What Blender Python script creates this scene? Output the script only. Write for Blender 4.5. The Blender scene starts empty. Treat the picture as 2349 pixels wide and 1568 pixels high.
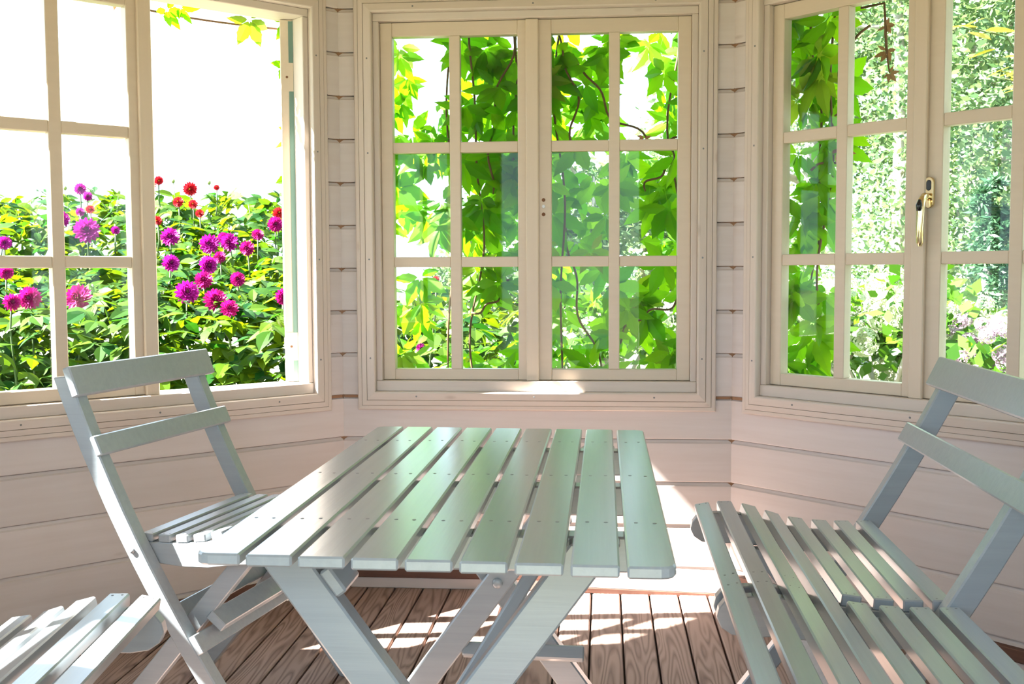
import bpy, bmesh, math, random
from mathutils import Vector, Matrix, Quaternion

# ------------------------------------------------------------------ camera, sky, sun, exposure
scene = bpy.context.scene
COL = scene.collection
IW, IH, FPX = 2349, 1568, 2497.0
PITCH, ROLL, YAW = math.radians(3.711), math.radians(-0.251), math.radians(4.846)
cy, sy = math.cos(YAW), math.sin(YAW)
_r = Vector((cy, sy, 0)); _f = Vector((-sy, cy, 0)); _u = Vector((0, 0, 1))
F_ = _f * math.cos(PITCH) - _u * math.sin(PITCH)
U_ = _u * math.cos(PITCH) + _f * math.sin(PITCH)
R_ = _r * math.cos(ROLL) + U_ * math.sin(ROLL)
UP_ = U_ * math.cos(ROLL) - _r * math.sin(ROLL)
cam_d = bpy.data.cameras.new('camera')
cam_d.sensor_width = 36.0
cam_d.lens = 36.0 * FPX / IW
cam_d.clip_start = 0.02
cam_d.clip_end = 300
cam = bpy.data.objects.new('camera', cam_d)
COL.objects.link(cam)
CAMZ = 1.0395
cam.matrix_world = Matrix(((R_.x, UP_.x, -F_.x, 0), (R_.y, UP_.y, -F_.y, 0), (R_.z, UP_.z, -F_.z, CAMZ), (0, 0, 0, 1)))
cam_d.dof.use_dof = True
cam_d.dof.focus_distance = 2.6
cam_d.dof.aperture_fstop = 18.0
scene.camera = cam

world = bpy.data.worlds.new('sky'); scene.world = world
world.use_nodes = True
wn = world.node_tree; wn.nodes.clear()
w_out = wn.nodes.new('ShaderNodeOutputWorld'); w_bg = wn.nodes.new('ShaderNodeBackground')
w_bg.inputs['Color'].default_value = (0.61, 0.80, 1.0, 1)
w_bg.inputs['Strength'].default_value = 1.0
wn.links.new(w_bg.outputs[0], w_out.inputs[0])

SUN_AZ, SUN_EL = math.radians(7.3), math.radians(43.5)
travel = Vector((math.cos(SUN_AZ) * math.cos(SUN_EL), math.sin(SUN_AZ) * math.cos(SUN_EL), -math.sin(SUN_EL)))
sun_d = bpy.data.lights.new('sun', 'SUN'); sun_d.energy = 16.0; sun_d.angle = math.radians(0.6)
sun_d.color = (1.0, 0.97, 0.93)
sun = bpy.data.objects.new('sun', sun_d); COL.objects.link(sun)
sun.rotation_euler = travel.to_track_quat('-Z', 'Y').to_euler()
sun.location = (-8, -2, 6)

vs = scene.view_settings
vs.view_transform = 'Standard'; vs.look = 'None'; vs.gamma = 1.0; vs.use_curve_mapping = False
vs.exposure = 2.36
cyc = scene.cycles
cyc.max_bounces = 8; cyc.diffuse_bounces = 4; cyc.glossy_bounces = 3
cyc.transmission_bounces = 8; cyc.transparent_max_bounces = 12
cyc.caustics_reflective = False; cyc.caustics_refractive = False
cyc.sample_clamp_indirect = 6.0

rnd = random.Random(7)

# ------------------------------------------------------------------ materials
def lin(r, g, b):
    f = lambda c: (c / 255 / 12.92) if c / 255 <= 0.04045 else ((c / 255 + 0.055) / 1.055) ** 2.4
    return (f(r), f(g), f(b), 1)

def nodes_of(name):
    m = bpy.data.materials.new(name); m.use_nodes = True
    nt = m.node_tree; nt.nodes.clear()
    out = nt.nodes.new('ShaderNodeOutputMaterial')
    return m, nt, out

def wood(name, col, col2, rough=0.5, scale=(2, 30, 30), bump=0.15, grain=0.5, spec=0.5, coat=0.0, knots=False, ring=False):
    m, nt, out = nodes_of(name)
    N = nt.nodes.new; L = nt.links.new
    p = N('ShaderNodeBsdfPrincipled'); L(p.outputs[0], out.inputs[0])
    tc = N('ShaderNodeTexCoord'); oi = N('ShaderNodeObjectInfo')
    mul = N('ShaderNodeVectorMath'); mul.operation = 'SCALE'; mul.inputs[0].default_value = (37, 19, 53)
    L(oi.outputs['Random'], mul.inputs['Scale'])
    add = N('ShaderNodeVectorMath'); L(tc.outputs['Object'], add.inputs[0]); L(mul.outputs[0], add.inputs[1])
    mp = N('ShaderNodeMapping'); mp.inputs['Scale'].default_value = scale; L(add.outputs[0], mp.inputs[0])
    n1 = N('ShaderNodeTexNoise'); n1.inputs['Scale'].default_value = 1.0; n1.inputs['Detail'].default_value = 3
    n1.inputs['Roughness'].default_value = 0.65
    L(mp.outputs[0], n1.inputs['Vector'])
    fac = n1.outputs['Fac']
    if ring:
        mp2 = N('ShaderNodeMapping'); mp2.inputs['Scale'].default_value = (scale[0] * 0.9, scale[1] * 0.33, scale[2] * 0.33)
        L(add.outputs[0], mp2.inputs[0])
        n2 = N('ShaderNodeTexNoise'); n2.inputs['Scale'].default_value = 1.0; n2.inputs['Detail'].default_value = 1.0
        L(mp2.outputs[0], n2.inputs['Vector'])
        ml = N('ShaderNodeMath'); ml.operation = 'MULTIPLY'; ml.inputs[1].default_value = 11.0; L(n2.outputs['Fac'], ml.inputs[0])
        fr = N('ShaderNodeMath'); fr.operation = 'PINGPONG'; fr.inputs[1].default_value = 0.5; L(ml.outputs[0], fr.inputs[0])
        m2 = N('ShaderNodeMath'); m2.operation = 'MULTIPLY'; m2.inputs[1].default_value = 1.1; L(fr.outputs[0], m2.inputs[0])
        av = N('ShaderNodeMath'); av.operation = 'ADD'; L(m2.outputs[0], av.inputs[0])
        h = N('ShaderNodeMath'); h.operation = 'MULTIPLY'; h.inputs[1].default_value = 0.6; L(fac, h.inputs[0]); L(h.outputs[0], av.inputs[1])
        fac = av.outputs[0]
    cr = N('ShaderNodeValToRGB')
    cr.color_ramp.elements[0].position = 0.5 - 0.25 * 1.0; cr.color_ramp.elements[0].color = col2
    cr.color_ramp.elements[1].position = 0.5 + 0.2; cr.color_ramp.elements[1].color = col
    L(fac, cr.inputs[0])
    base = cr.outputs[0]
    if knots:
        vo = N('ShaderNodeTexVoronoi'); vo.inputs['Scale'].default_value = 1.0
        mk = N('ShaderNodeMapping'); mk.inputs['Scale'].default_value = (3.0, 9, 9); L(add.outputs[0], mk.inputs[0]); L(mk.outputs[0], vo.inputs['Vector'])
        kr = N('ShaderNodeValToRGB'); kr.color_ramp.elements[0].position = 0.02; kr.color_ramp.elements[0].color = (0.45, 0.36, 0.3, 1)
        kr.color_ramp.elements[1].position = 0.075; kr.color_ramp.elements[1].color = (1, 1, 1, 1)
        L(vo.outputs['Distance'], kr.inputs[0])
        mx = N('ShaderNodeMix'); mx.data_type = 'RGBA'; mx.blend_type = 'MULTIPLY'; mx.inputs[0].default_value = 0.35
        L(base, mx.inputs[6]); L(kr.outputs[0], mx.inputs[7]); base = mx.outputs[2]
    # gentle piece-to-piece tone
    hv = N('ShaderNodeHueSaturation'); mr = N('ShaderNodeMapRange'); mr.inputs[3].default_value = 1 - 0.06 * grain; mr.inputs[4].default_value = 1 + 0.05 * grain
    L(oi.outputs['Random'], mr.inputs[0]); L(mr.outputs[0], hv.inputs['Value']); L(base, hv.inputs['Color'])
    L(hv.outputs[0], p.inputs['Base Color'])
    p.inputs['Roughness'].default_value = rough
    p.inputs['Specular IOR Level'].default_value = spec
    p.inputs['Coat Weight'].default_value = coat
    p.inputs['Coat Roughness'].default_value = 0.22
    if bump < 0.15: return m
    b = N('ShaderNodeBump'); b.inputs['Strength'].default_value = bump; b.inputs['Distance'].default_value = 0.002
    L(n1.outputs['Fac'], b.inputs['Height']); L(b.outputs[0], p.inputs['Normal'])
    return m

def plain(name, col, rough=0.5, metal=0.0, spec=0.5):
    m, nt, out = nodes_of(name)
    p = nt.nodes.new('ShaderNodeBsdfPrincipled'); nt.links.new(p.outputs[0], out.inputs[0])
    no = nt.nodes.new('ShaderNodeTexNoise'); no.inputs['Scale'].default_value = 60
    mr = nt.nodes.new('ShaderNodeMapRange'); mr.inputs[3].default_value = max(0.02, rough - 0.05); mr.inputs[4].default_value = rough + 0.05
    nt.links.new(no.outputs['Fac'], mr.inputs[0]); nt.links.new(mr.outputs[0], p.inputs['Roughness'])
    p.inputs['Base Color'].default_value = col
    p.inputs['Metallic'].default_value = metal
    p.inputs['Specular IOR Level'].default_value = spec
    return m

def leafmat(name, c1, c2, trans=0.5, tcol=None, rough=0.45, spec=0.4):
    m, nt, out = nodes_of(name)
    N = nt.nodes.new; L = nt.links.new
    oi = N('ShaderNodeObjectInfo'); geo = N('ShaderNodeNewGeometry'); ad = N('ShaderNodeMath'); ad.operation = 'ADD'
    L(oi.outputs['Random'], ad.inputs[0]); L(geo.outputs['Random Per Island'], ad.inputs[1])
    fr = N('ShaderNodeMath'); fr.operation = 'FRACT'; L(ad.outputs[0], fr.inputs[0])
    mx = N('ShaderNodeMix'); mx.data_type = 'RGBA'; L(fr.outputs[0], mx.inputs[0])
    mx.inputs[6].default_value = c1; mx.inputs[7].default_value = c2
    p = N('ShaderNodeBsdfPrincipled'); L(mx.outputs[2], p.inputs['Base Color']); p.inputs['Roughness'].default_value = rough
    p.inputs['Specular IOR Level'].default_value = spec
    t = N('ShaderNodeBsdfTranslucent')
    tm = N('ShaderNodeMix'); tm.data_type = 'RGBA'; tm.blend_type = 'MULTIPLY'; tm.inputs[0].default_value = 1.0
    L(mx.outputs[2], tm.inputs[6]); tm.inputs[7].default_value = tcol or (1.6, 1.5, 0.6, 1)
    L(tm.outputs[2], t.inputs['Color'])
    ms = N('ShaderNodeMixShader'); ms.inputs[0].default_value = trans
    L(p.outputs[0], ms.inputs[1]); L(t.outputs[0], ms.inputs[2]); L(ms.outputs[0], out.inputs[0])
    return m

def glassmat(name):
    m, nt, out = nodes_of(name)
    N = nt.nodes.new; L = nt.links.new
    tr = N('ShaderNodeBsdfTransparent'); tr.inputs[0].default_value = (0.97, 0.985, 0.975, 1)
    gl = N('ShaderNodeBsdfGlossy'); gl.inputs['Roughness'].default_value = 0.0; gl.inputs['Color'].default_value = (1, 1, 1, 1)
    # Schlick reflectance, the same from either side of the thin pane
    ge = N('ShaderNodeNewGeometry'); dt = N('ShaderNodeVectorMath'); dt.operation = 'DOT_PRODUCT'
    L(ge.outputs['Normal'], dt.inputs[0]); L(ge.outputs['Incoming'], dt.inputs[1])
    ab = N('ShaderNodeMath'); ab.operation = 'ABSOLUTE'; L(dt.outputs['Value'], ab.inputs[0])
    su = N('ShaderNodeMath'); su.operation = 'SUBTRACT'; su.inputs[0].default_value = 1.0; L(ab.outputs[0], su.inputs[1])
    pw = N('ShaderNodeMath'); pw.operation = 'POWER'; pw.inputs[1].default_value = 5.0; L(su.outputs[0], pw.inputs[0])
    fr = N('ShaderNodeMath'); fr.operation = 'MULTIPLY_ADD'; fr.inputs[1].default_value = 0.97; fr.inputs[2].default_value = 0.011; L(pw.outputs[0], fr.inputs[0])
    ms = N('ShaderNodeMixShader'); L(fr.outputs[0], ms.inputs[0]); L(tr.outputs[0], ms.inputs[1]); L(gl.outputs[0], ms.inputs[2])
    L(ms.outputs[0], out.inputs[0])
    return m

M = {}
M['board'] = wood('whitewashed_board', (0.675, 0.605, 0.57, 1), (0.63, 0.555, 0.515, 1), 0.55, (2.5, 40, 40), 0.12, 1.0, knots=True)
M['casing'] = wood('whitewashed_casing', (0.67, 0.58, 0.505, 1), (0.62, 0.53, 0.455, 1), 0.5, (3, 60, 60), 0.12, 0.6, knots=True)
M['sash'] = wood('cream_sash_paint', (0.69, 0.575, 0.44, 1), (0.66, 0.545, 0.415, 1), 0.42, (3, 50, 50), 0.05, 0.3)
M['green'] = wood('green_outside_paint', (0.16, 0.27, 0.22, 1), (0.12, 0.21, 0.17, 1), 0.45, (3, 40, 40), 0.08, 0.3)
M['bare'] = wood('bare_brown_wood', (0.36, 0.19, 0.10, 1), (0.24, 0.12, 0.06, 1), 0.7, (3, 50, 50), 0.2, 0.5)
M['brown'] = wood('dark_brown_stain', (0.16, 0.075, 0.05, 1), (0.10, 0.045, 0.03, 1), 0.6, (3, 50, 50), 0.2, 0.5)
M['plank'] = wood('weathered_floor_plank', (0.36, 0.245, 0.20, 1), (0.16, 0.095, 0.075, 1), 0.62, (2.0, 55, 55), 0.35, 2.0, ring=True)
M['paint'] = wood('grey_green_paint', (0.31, 0.34, 0.36, 1), (0.27, 0.30, 0.32, 1), 0.29, (3, 70, 70), 0.25, 0.4, 0.6, 0.8)
M['roof'] = wood('roof_underside', (0.58, 0.43, 0.31, 1), (0.5, 0.36, 0.25, 1), 0.6, (3, 30, 30), 0.1, 0.5)
M['felt'] = plain('dark_roof_felt', (0.05, 0.055, 0.075, 1), 0.9)
M['sub'] = plain('dark_underfloor', (0.06, 0.04, 0.03, 1), 0.9)
M['glass'] = glassmat('window_glass')
M['brass'] = plain('polished_brass', (0.86, 0.72, 0.42, 1), 0.12, 1.0)
M['black'] = plain('black_plastic', (0.01, 0.01, 0.012, 1), 0.25)
M['nail'] = plain('dull_nail', (0.22, 0.22, 0.22, 1), 0.5, 0.6)
M['rust'] = plain('rusty_screw', (0.20, 0.09, 0.04, 1), 0.7, 0.2)
M['steel'] = plain('painted_hinge_steel', (0.62, 0.62, 0.60, 1), 0.4, 0.3)
M['lawn'] = None
M['stem'] = plain('plant_stem', (0.05, 0.085, 0.02, 1), 0.7)
M['vinestem'] = plain('red_brown_vine_stem', (0.16, 0.075, 0.03, 1), 0.6)
M['bark'] = wood('pale_bark', (0.42, 0.38, 0.33, 1), (0.26, 0.22, 0.18, 1), 0.8, (4, 9, 9), 0.6, 0.5)
M['vine'] = leafmat('creeper_leaf', (0.05, 0.20, 0.005, 1), (0.15, 0.34, 0.006, 1), 0.68, (1.9, 1.6, 0.5, 1))
M['vineyellow'] = leafmat('creeper_leaf_yellowing', (0.20, 0.27, 0.015, 1), (0.14, 0.26, 0.012, 1), 0.55)
M['vinered'] = leafmat('creeper_leaf_reddened', (0.34, 0.12, 0.08, 1), (0.45, 0.2, 0.1, 1), 0.5, (1.2, 1, 0.8, 1))
M['dry'] = leafmat('dry_brown_leaf', (0.24, 0.12, 0.05, 1), (0.3, 0.15, 0.06, 1), 0.3, (1, 1, 1, 1))
M['dleaf'] = leafmat('dahlia_leaf', (0.006, 0.05, 0.008, 1), (0.065, 0.125, 0.003, 1), 0.42, (2.4, 1.7, 0.5, 1), 0.5, 0.12)
M['tleaf'] = leafmat('tree_leaf', (0.07, 0.15, 0.065, 1), (0.19, 0.27, 0.12, 1), 0.4, (1.2, 1.15, 0.85, 1))
M['conifer'] = leafmat('conifer_needle', (0.025, 0.08, 0.035, 1), (0.06, 0.14, 0.06, 1), 0.25, (1, 1, 1, 1))
M['hleaf'] = leafmat('hydrangea_leaf', (0.03, 0.11, 0.01, 1), (0.08, 0.19, 0.012, 1), 0.4)
M['hflower'] = leafmat('pale_hydrangea_bloom', (0.40, 0.45, 0.26, 1), (0.50, 0.52, 0.38, 1), 0.3, (1, 1, 1, 1))
M['pink'] = leafmat('pink_bloom', (0.36, 0.22, 0.30, 1), (0.46, 0.33, 0.39, 1), 0.3, (1, 1, 1, 1))
M['yellow'] = leafmat('yellow_leaf', (0.36, 0.29, 0.015, 1), (0.45, 0.38, 0.03, 1), 0.5, (1.1, 1.1, 0.8, 1))
M['magenta'] = leafmat('magenta_petal', (0.26, 0.004, 0.15, 1), (0.38, 0.012, 0.23, 1), 0.35, (1.2, 1, 1.2, 1), 0.5, 0.3)
M['crimson'] = leafmat('crimson_petal', (0.28, 0.004, 0.09, 1), (0.36, 0.008, 0.15, 1), 0.35, (1.2, 1, 1.1, 1), 0.5, 0.3)
M['red'] = leafmat('red_petal', (0.36, 0.006, 0.012, 1), (0.45, 0.015, 0.02, 1), 0.35, (1.2, 1, 1, 1), 0.5, 0.3)
M['darkeye'] = plain('dark_flower_centre', (0.10, 0.015, 0.03, 1), 0.7)
M['yelloweye'] = plain('yellow_flower_centre', (0.65, 0.42, 0.03, 1), 0.7)
M['bud'] = plain('flower_bud', (0.22, 0.26, 0.06, 1), 0.6)

def lawnmat():
    m, nt, out = nodes_of('sunny_lawn')
    p = nt.nodes.new('ShaderNodeBsdfPrincipled'); nt.links.new(p.outputs[0], out.inputs[0])
    no = nt.nodes.new('ShaderNodeTexNoise'); no.inputs['Scale'].default_value = 14; no.inputs['Detail'].default_value = 8
    cr = nt.nodes.new('ShaderNodeValToRGB')
    cr.color_ramp.elements[0].position = 0.35; cr.color_ramp.elements[0].color = (0.10, 0.11, 0.065, 1)
    cr.color_ramp.elements[1].position = 0.65; cr.color_ramp.elements[1].color = (0.17, 0.18, 0.115, 1)
    nt.links.new(no.outputs['Fac'], cr.inputs[0]); nt.links.new(cr.outputs[0], p.inputs['Base Color'])
    p.inputs['Roughness'].default_value = 0.9
    b = nt.nodes.new('ShaderNodeBump'); b.inputs['Distance'].default_value = 0.03; nt.links.new(no.outputs['Fac'], b.inputs['Height'])
    nt.links.new(b.outputs[0], p.inputs['Normal'])
    return m
M['lawn'] = lawnmat()

# ------------------------------------------------------------------ helpers
def mesh_of(name, verts, faces, mats=None, idx=None, smooth=False):
    me = bpy.data.meshes.new(name)
    me.from_pydata([tuple(v) for v in verts], [], faces)
    if mats:
        for m in mats: me.materials.append(m)
    if idx:
        me.polygons.foreach_set('material_index', idx)
    if smooth:
        me.polygons.foreach_set('use_smooth', [True] * len(me.polygons))
    me.update()
    return me

def link(name, me, parent=None, mtx=None):
    o = bpy.data.objects.new(name, me); COL.objects.link(o)
    if parent is not None: o.parent = parent
    if mtx is not None: o.matrix_local = mtx
    return o

def thing(name, label, cat, mtx=None, group=None, kind=None, parent=None):
    o = bpy.data.objects.new(name, None); COL.objects.link(o)
    o.empty_display_size = 0.1
    if parent is not None: o.parent = parent
    if mtx is not None: o.matrix_local = mtx
    tag(o, label, cat, group, kind)
    return o

def tag(o, label=None, cat=None, group=None, kind=None):
    if label: o['label'] = label
    if cat: o['category'] = cat
    if group: o['group'] = group
    if kind: o['kind'] = kind
    return o

_boxcache = {}
def box_mesh(lx, ly, lz, bev, mat, outmat=None):
    key = (round(lx, 4), round(ly, 4), round(lz, 4), bev, mat.name, outmat.name if outmat else '')
    if key in _boxcache: return _boxcache[key]
    bm = bmesh.new(); bmesh.ops.create_cube(bm, size=1.0)
    for v in bm.verts: v.co = Vector((v.co.x * lx, v.co.y * ly, v.co.z * lz))
    if bev > 0:
        bmesh.ops.bevel(bm, geom=list(bm.edges), offset=min(bev, 0.3 * min(lx, ly, lz)), segments=1, affect='EDGES', profile=0.5)
    me = bpy.data.meshes.new('box')
    me.materials.append(mat)
    if outmat:
        me.materials.append(outmat)
        for f in bm.faces:
            if f.normal.y > 0.7: f.material_index = 1
    bm.to_mesh(me); bm.free()
    _boxcache[key] = me
    return me

def box(name, lo, hi, mat, parent=None, bev=0.002, outmat=None, extra=None):
    """axis-aligned box in the parent's frame"""
    lx, ly, lz = (hi[i] - lo[i] for i in range(3))
    c = Vector([(hi[i] + lo[i]) / 2 for i in range(3)])
    rot = Matrix.Identity(4)
    if lz > lx and lz > ly and outmat is None:   # keep the grain along the long side
        me = box_mesh(lz, ly, lx, bev, mat); rot = Matrix.Rotation(-math.pi / 2, 4, 'Y')
    elif ly > lx and ly > lz and outmat is None:
        me = box_mesh(ly, lx, lz, bev, mat); rot = Matrix.Rotation(math.pi / 2, 4, 'Z')
    else:
        me = box_mesh(lx, ly, lz, bev, mat, outmat)
    return link(name, me, parent, (extra or Matrix.Identity(4)) @ Matrix.Translation(c) @ rot)

def bar(name, p0, p1, w, t, side, mat, parent=None, bev=0.003):
    """beam from p0 to p1; w measured along 'side', t along the third axis"""
    p0, p1 = Vector(p0), Vector(p1); d = (p1 - p0); l = d.length; x = d.normalized()
    s = Vector(side); s = (s - x * s.dot(x)).normalized(); z = x.cross(s)
    me = box_mesh(l, w, t, bev, mat)
    m = Matrix(((x.x, s.x, z.x, 0), (x.y, s.y, z.y, 0), (x.z, s.z, z.z, 0), (0, 0, 0, 1)))
    return link(name, me, parent, Matrix.Translation((p0 + p1) / 2) @ m)

def prism(name, pts, axis_y0, axis_y1, mat, parent=None, bev=0.002, mtx=None, grain_x=True):
    """polygon in local x-z, extruded along local y"""
    bm = bmesh.new()
    a = [bm.verts.new((p[0], axis_y0, p[1])) for p in pts]; b = [bm.verts.new((p[0], axis_y1, p[1])) for p in pts]
    n = len(pts)
    bm.faces.new(a); bm.faces.new(list(reversed(b)))
    for i in range(n):
        bm.faces.new((a[(i + 1) % n], a[i], b[i], b[(i + 1) % n]))
    bmesh.ops.recalc_face_normals(bm, faces=list(bm.faces))
    if bev > 0:
        es = [e for e in bm.edges if len(e.link_faces) == 2 and e.calc_face_angle(0) > 0.6]
        bmesh.ops.bevel(bm, geom=es, offset=bev, segments=1, affect='EDGES', profile=0.5)
    me = bpy.data.meshes.new(name); me.materials.append(mat); bm.to_mesh(me); bm.free()
    return link(name, me, parent, mtx)

def tube_mesh(name, pts, radii, mat, seg=6):
    V, Fc = [], []
    pts = [Vector(p) for p in pts]
    for i, p in enumerate(pts):
        d = (pts[min(i + 1, len(pts) - 1)] - pts[max(i - 1, 0)]).normalized()
        a = d.cross(Vector((0.31, 0.2, 0.93)));  a = a.normalized() if a.length > 1e-4 else Vector((1, 0, 0))
        b = d.cross(a); r = radii[i] if isinstance(radii, (list, tuple)) else radii
        for k in range(seg):
            t = 2 * math.pi * k / seg
            V.append(p + a * math.cos(t) * r + b * math.sin(t) * r)
    for i in range(len(pts) - 1):
        for k in range(seg):
            Fc.append((i * seg + k, i * seg + (k + 1) % seg, (i + 1) * seg + (k + 1) % seg, (i + 1) * seg + k))
    Fc.append(tuple(range(seg - 1, -1, -1))); Fc.append(tuple(range((len(pts) - 1) * seg, len(pts) * seg)))
    return mesh_of(name, V, Fc, [mat], smooth=True)

def join_meshes(parts):
    V, Fc = [], []
    for me in parts:
        o = len(V); V += [v.co.copy() for v in me.vertices]; Fc += [tuple(i + o for i in p.vertices) for p in me.polygons]
        bpy.data.meshes.remove(me)
    return V, Fc

def dots(name, pts, r, h, mat, parent, axis='Z', kind='stuff'):
    """small flush heads of nails or screws, joined"""
    V, Fc = [], []
    for p in pts:
        o = len(V); n = 8; p = Vector(p)
        for zz, rr in ((0, r), (h, r * 0.85)):
            for k in range(n):
                a = 2 * math.pi * k / n; q = (math.cos(a) * rr, math.sin(a) * rr, zz)
                if axis == 'Y': q = (q[0], -q[2], q[1])
                elif axis == 'X': q = (q[2], q[0], q[1])
                V.append(p + Vector(q))
        for k in range(n): Fc.append((o + k, o + (k + 1) % n, o + n + (k + 1) % n, o + n + k))
        Fc.append(tuple(range(o + n, o + 2 * n)))
    o = link(name, mesh_of(name, V, Fc, [mat]), parent)
    if kind: o['kind'] = kind
    return o

# ------------------------------------------------------------------ the summerhouse: octagon of seven window walls and a doorway
D0, XL, XR = 3.5, -0.8536, 0.4057
A = XR - XL
s2 = math.sqrt(0.5)
dirs = [(1, 0), (s2, -s2), (0, -1), (-s2, -s2), (-1, 0), (-s2, s2), (0, 1), (s2, s2)]
verts8 = [Vector((XL, D0, 0))]
LS = 1.76                                   # the two side walls are longer
lens8 = [A, A, LS, A, A, A, LS, A]
for d, l in zip(dirs[:-1], lens8): verts8.append(verts8[-1] + Vector((d[0], d[1], 0)) * l)
CX, CYY = (XL + XR) / 2, D0 - A * s2 - LS / 2
names8 = ['back', 'right', 'side_right', 'front_right', 'front', 'front_left', 'side_left', 'left']
labels8 = {'back': 'whitewashed board wall behind the table, around the vine-covered window',
           'right': 'whitewashed board wall behind the bench on the right',
           'left': 'whitewashed board wall behind the chair on the left',
           'side_right': 'whitewashed board wall past the right edge of the picture',
           'side_left': 'whitewashed board wall past the left edge of the picture',
           'front_right': 'whitewashed board wall beside the doorway on its right',
           'front_left': 'whitewashed board wall beside the doorway on its left',
           'front': 'whitewashed board wall with the open doorway'}
WALLH = 2.04
PITCHB = 0.1385
ZJ = [0.0] + [0.0841 + PITCHB * k for k in range(14)] + [WALLH]
OQ0, OQ1, OZ0, OZ1 = 0.112, A - 0.112, 0.651, 1.865      # rough window opening

def wall_matrix(i):
    d = dirs[i]; o = verts8[i]
    return Matrix(((d[0], -d[1], 0, o.x), (d[1], d[0], 0, o.y), (0, 0, 1, 0), (0, 0, 0, 1)))

def board_mesh(q0, q1, h):
    prof = [(0.0015, 0.0), (0, 0.003), (0, h - 0.014), (0.005, h - 0.010), (0.009, h - 0.0025), (0.04, h - 0.0025), (0.04, 0.0)]
    L = q1 - q0
    V = [(-L / 2, y, z - h / 2) for y, z in prof] + [(L / 2, y, z - h / 2) for y, z in prof]
    n = len(prof)
    Fc = [tuple(range(n)), tuple(range(2 * n - 1, n - 1, -1))] + [((k + 1) % n, k, n + k, n + (k + 1) % n) for k in range(n)]
    return mesh_of('board', V, Fc, [M['board']])
_bc = {}
def board(q0, q1, z0, z1, parent):
    key = (round(q1 - q0, 4), round(z1 - z0, 4))
    if key not in _bc: _bc[key] = board_mesh(q0, q1, z1 - z0)
    return link('board', _bc[key], parent, Matrix.Translation(((q0 + q1) / 2, 0, (z0 + z1) / 2)))

def panel_with_hole(name, q0, q1, hq0, hq1, hz0, hz1, mat):
    e0, e1 = 0.0415, 0.06
    V, Fc = [], []
    def b(x0, x1, z0, z1):
        if x1 - x0 < 1e-4 or z1 - z0 < 1e-4: return
        o = len(V)
        V.extend([(x, y, z) for x in (x0, x1) for y in (e0, e1) for z in (z0, z1)])
        Fc.extend([tuple(o + i for i in f) for f in ((0, 1, 3, 2), (4, 6, 7, 5), (0, 4, 5, 1), (2, 3, 7, 6), (0, 2, 6, 4), (1, 5, 7, 3))])
    b(q0, hq0, 0, WALLH); b(hq1, q1, 0, WALLH); b(hq0, hq1, 0, hz0); b(hq0, hq1, hz1, WALLH)
    idx = [1 if all(abs(V[i][1] - e1) < 1e-6 for i in f) else 0 for f in Fc]
    return mesh_of(name, V, Fc, [M['bare'], mat], idx)

CAS = [(0, 0), (0, .013), (.003, .016), (.0135, .017), (.0145, .0145), (.0155, .019), (.031, .022), (.032, .0185), (.0335, .0235), (.055, .027), (.058, .026), (.060, .022), (.060, 0)]
def casing_piece(L_outer, mat):
    """mitred moulding along local x; profile w goes inward (+z), thickness toward the room (-y)"""
    V, n = [], len(CAS)
    for s in (-1, 1):
        for w, h in CAS: V.append((s * (L_outer / 2 - w), -h, w))
    Fc = [tuple(range(n)), tuple(range(2 * n - 1, n - 1, -1))] + [((k + 1) % n, k, n + k, n + (k + 1) % n) for k in range(n)]
    return mesh_of('casing', V, Fc, [mat])

SASH_E0, SASH_E1 = 0.020, 0.060
def make_sash(win, q0, q1, z0, z1, sl, sr, hinge_right, swing=0.0, extras=None):
    """six-light casement; local origin on the hinge side so that it can swing outward"""
    hq = q1 if hinge_right else q0
    piv = Vector((hq, SASH_E1, 0))
    base = Matrix.Translation(piv) @ Matrix.Rotation(swing, 4, 'Z')
    sash = bpy.data.objects.new('sash', None); COL.objects.link(sash); sash.empty_display_size = 0.05
    sash.parent = win; sash.matrix_local = base
    T = Matrix.Translation(-piv)
    p0, p1 = q0 + sl, q1 - sr
    zb, zt = 0.722, 1.795
    mm = [(1.054, 1.0875), (1.423, 1.457)]
    qm = (p0 + p1) / 2; mw = 0.0348
    S, G = M['sash'], M['green']
    def B(nm, a, b, bev=0.002):
        return box(nm, a, b, S, sash, bev, G, T)
    B('stile', (q0, SASH_E0, z0), (p0, SASH_E1, z1)); B('stile', (p1, SASH_E0, z0), (q1, SASH_E1, z1))
    B('rail', (p0, SASH_E0 + .0005, z0), (p1, SASH_E1 - .0005, zb)); B('rail', (p0, SASH_E0 + .0005, zt), (p1, SASH_E1 - .0005, z1))
    B('muntin', (qm - mw / 2, SASH_E0 + .001, zb), (qm + mw / 2, SASH_E1 - .004, zt))
    for a, b in mm:
        B('muntin', (p0, SASH_E0 + .002, a), (qm - mw / 2, SASH_E1 - .004, b)); B('muntin', (qm + mw / 2, SASH_E0 + .002, a), (p1, SASH_E1 - .004, b))
    zs = [(zb, mm[0][0]), (mm[0][1], mm[1][0]), (mm[1][1], zt)]
    for a, b in zs:
        for c, d in ((p0, qm - mw / 2), (qm + mw / 2, p1)):
            box('pane', (c - .001, .042, a - .001), (d + .001, .045, b + .001), M['glass'], sash, 0, None, T)
    return sash, T

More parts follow.
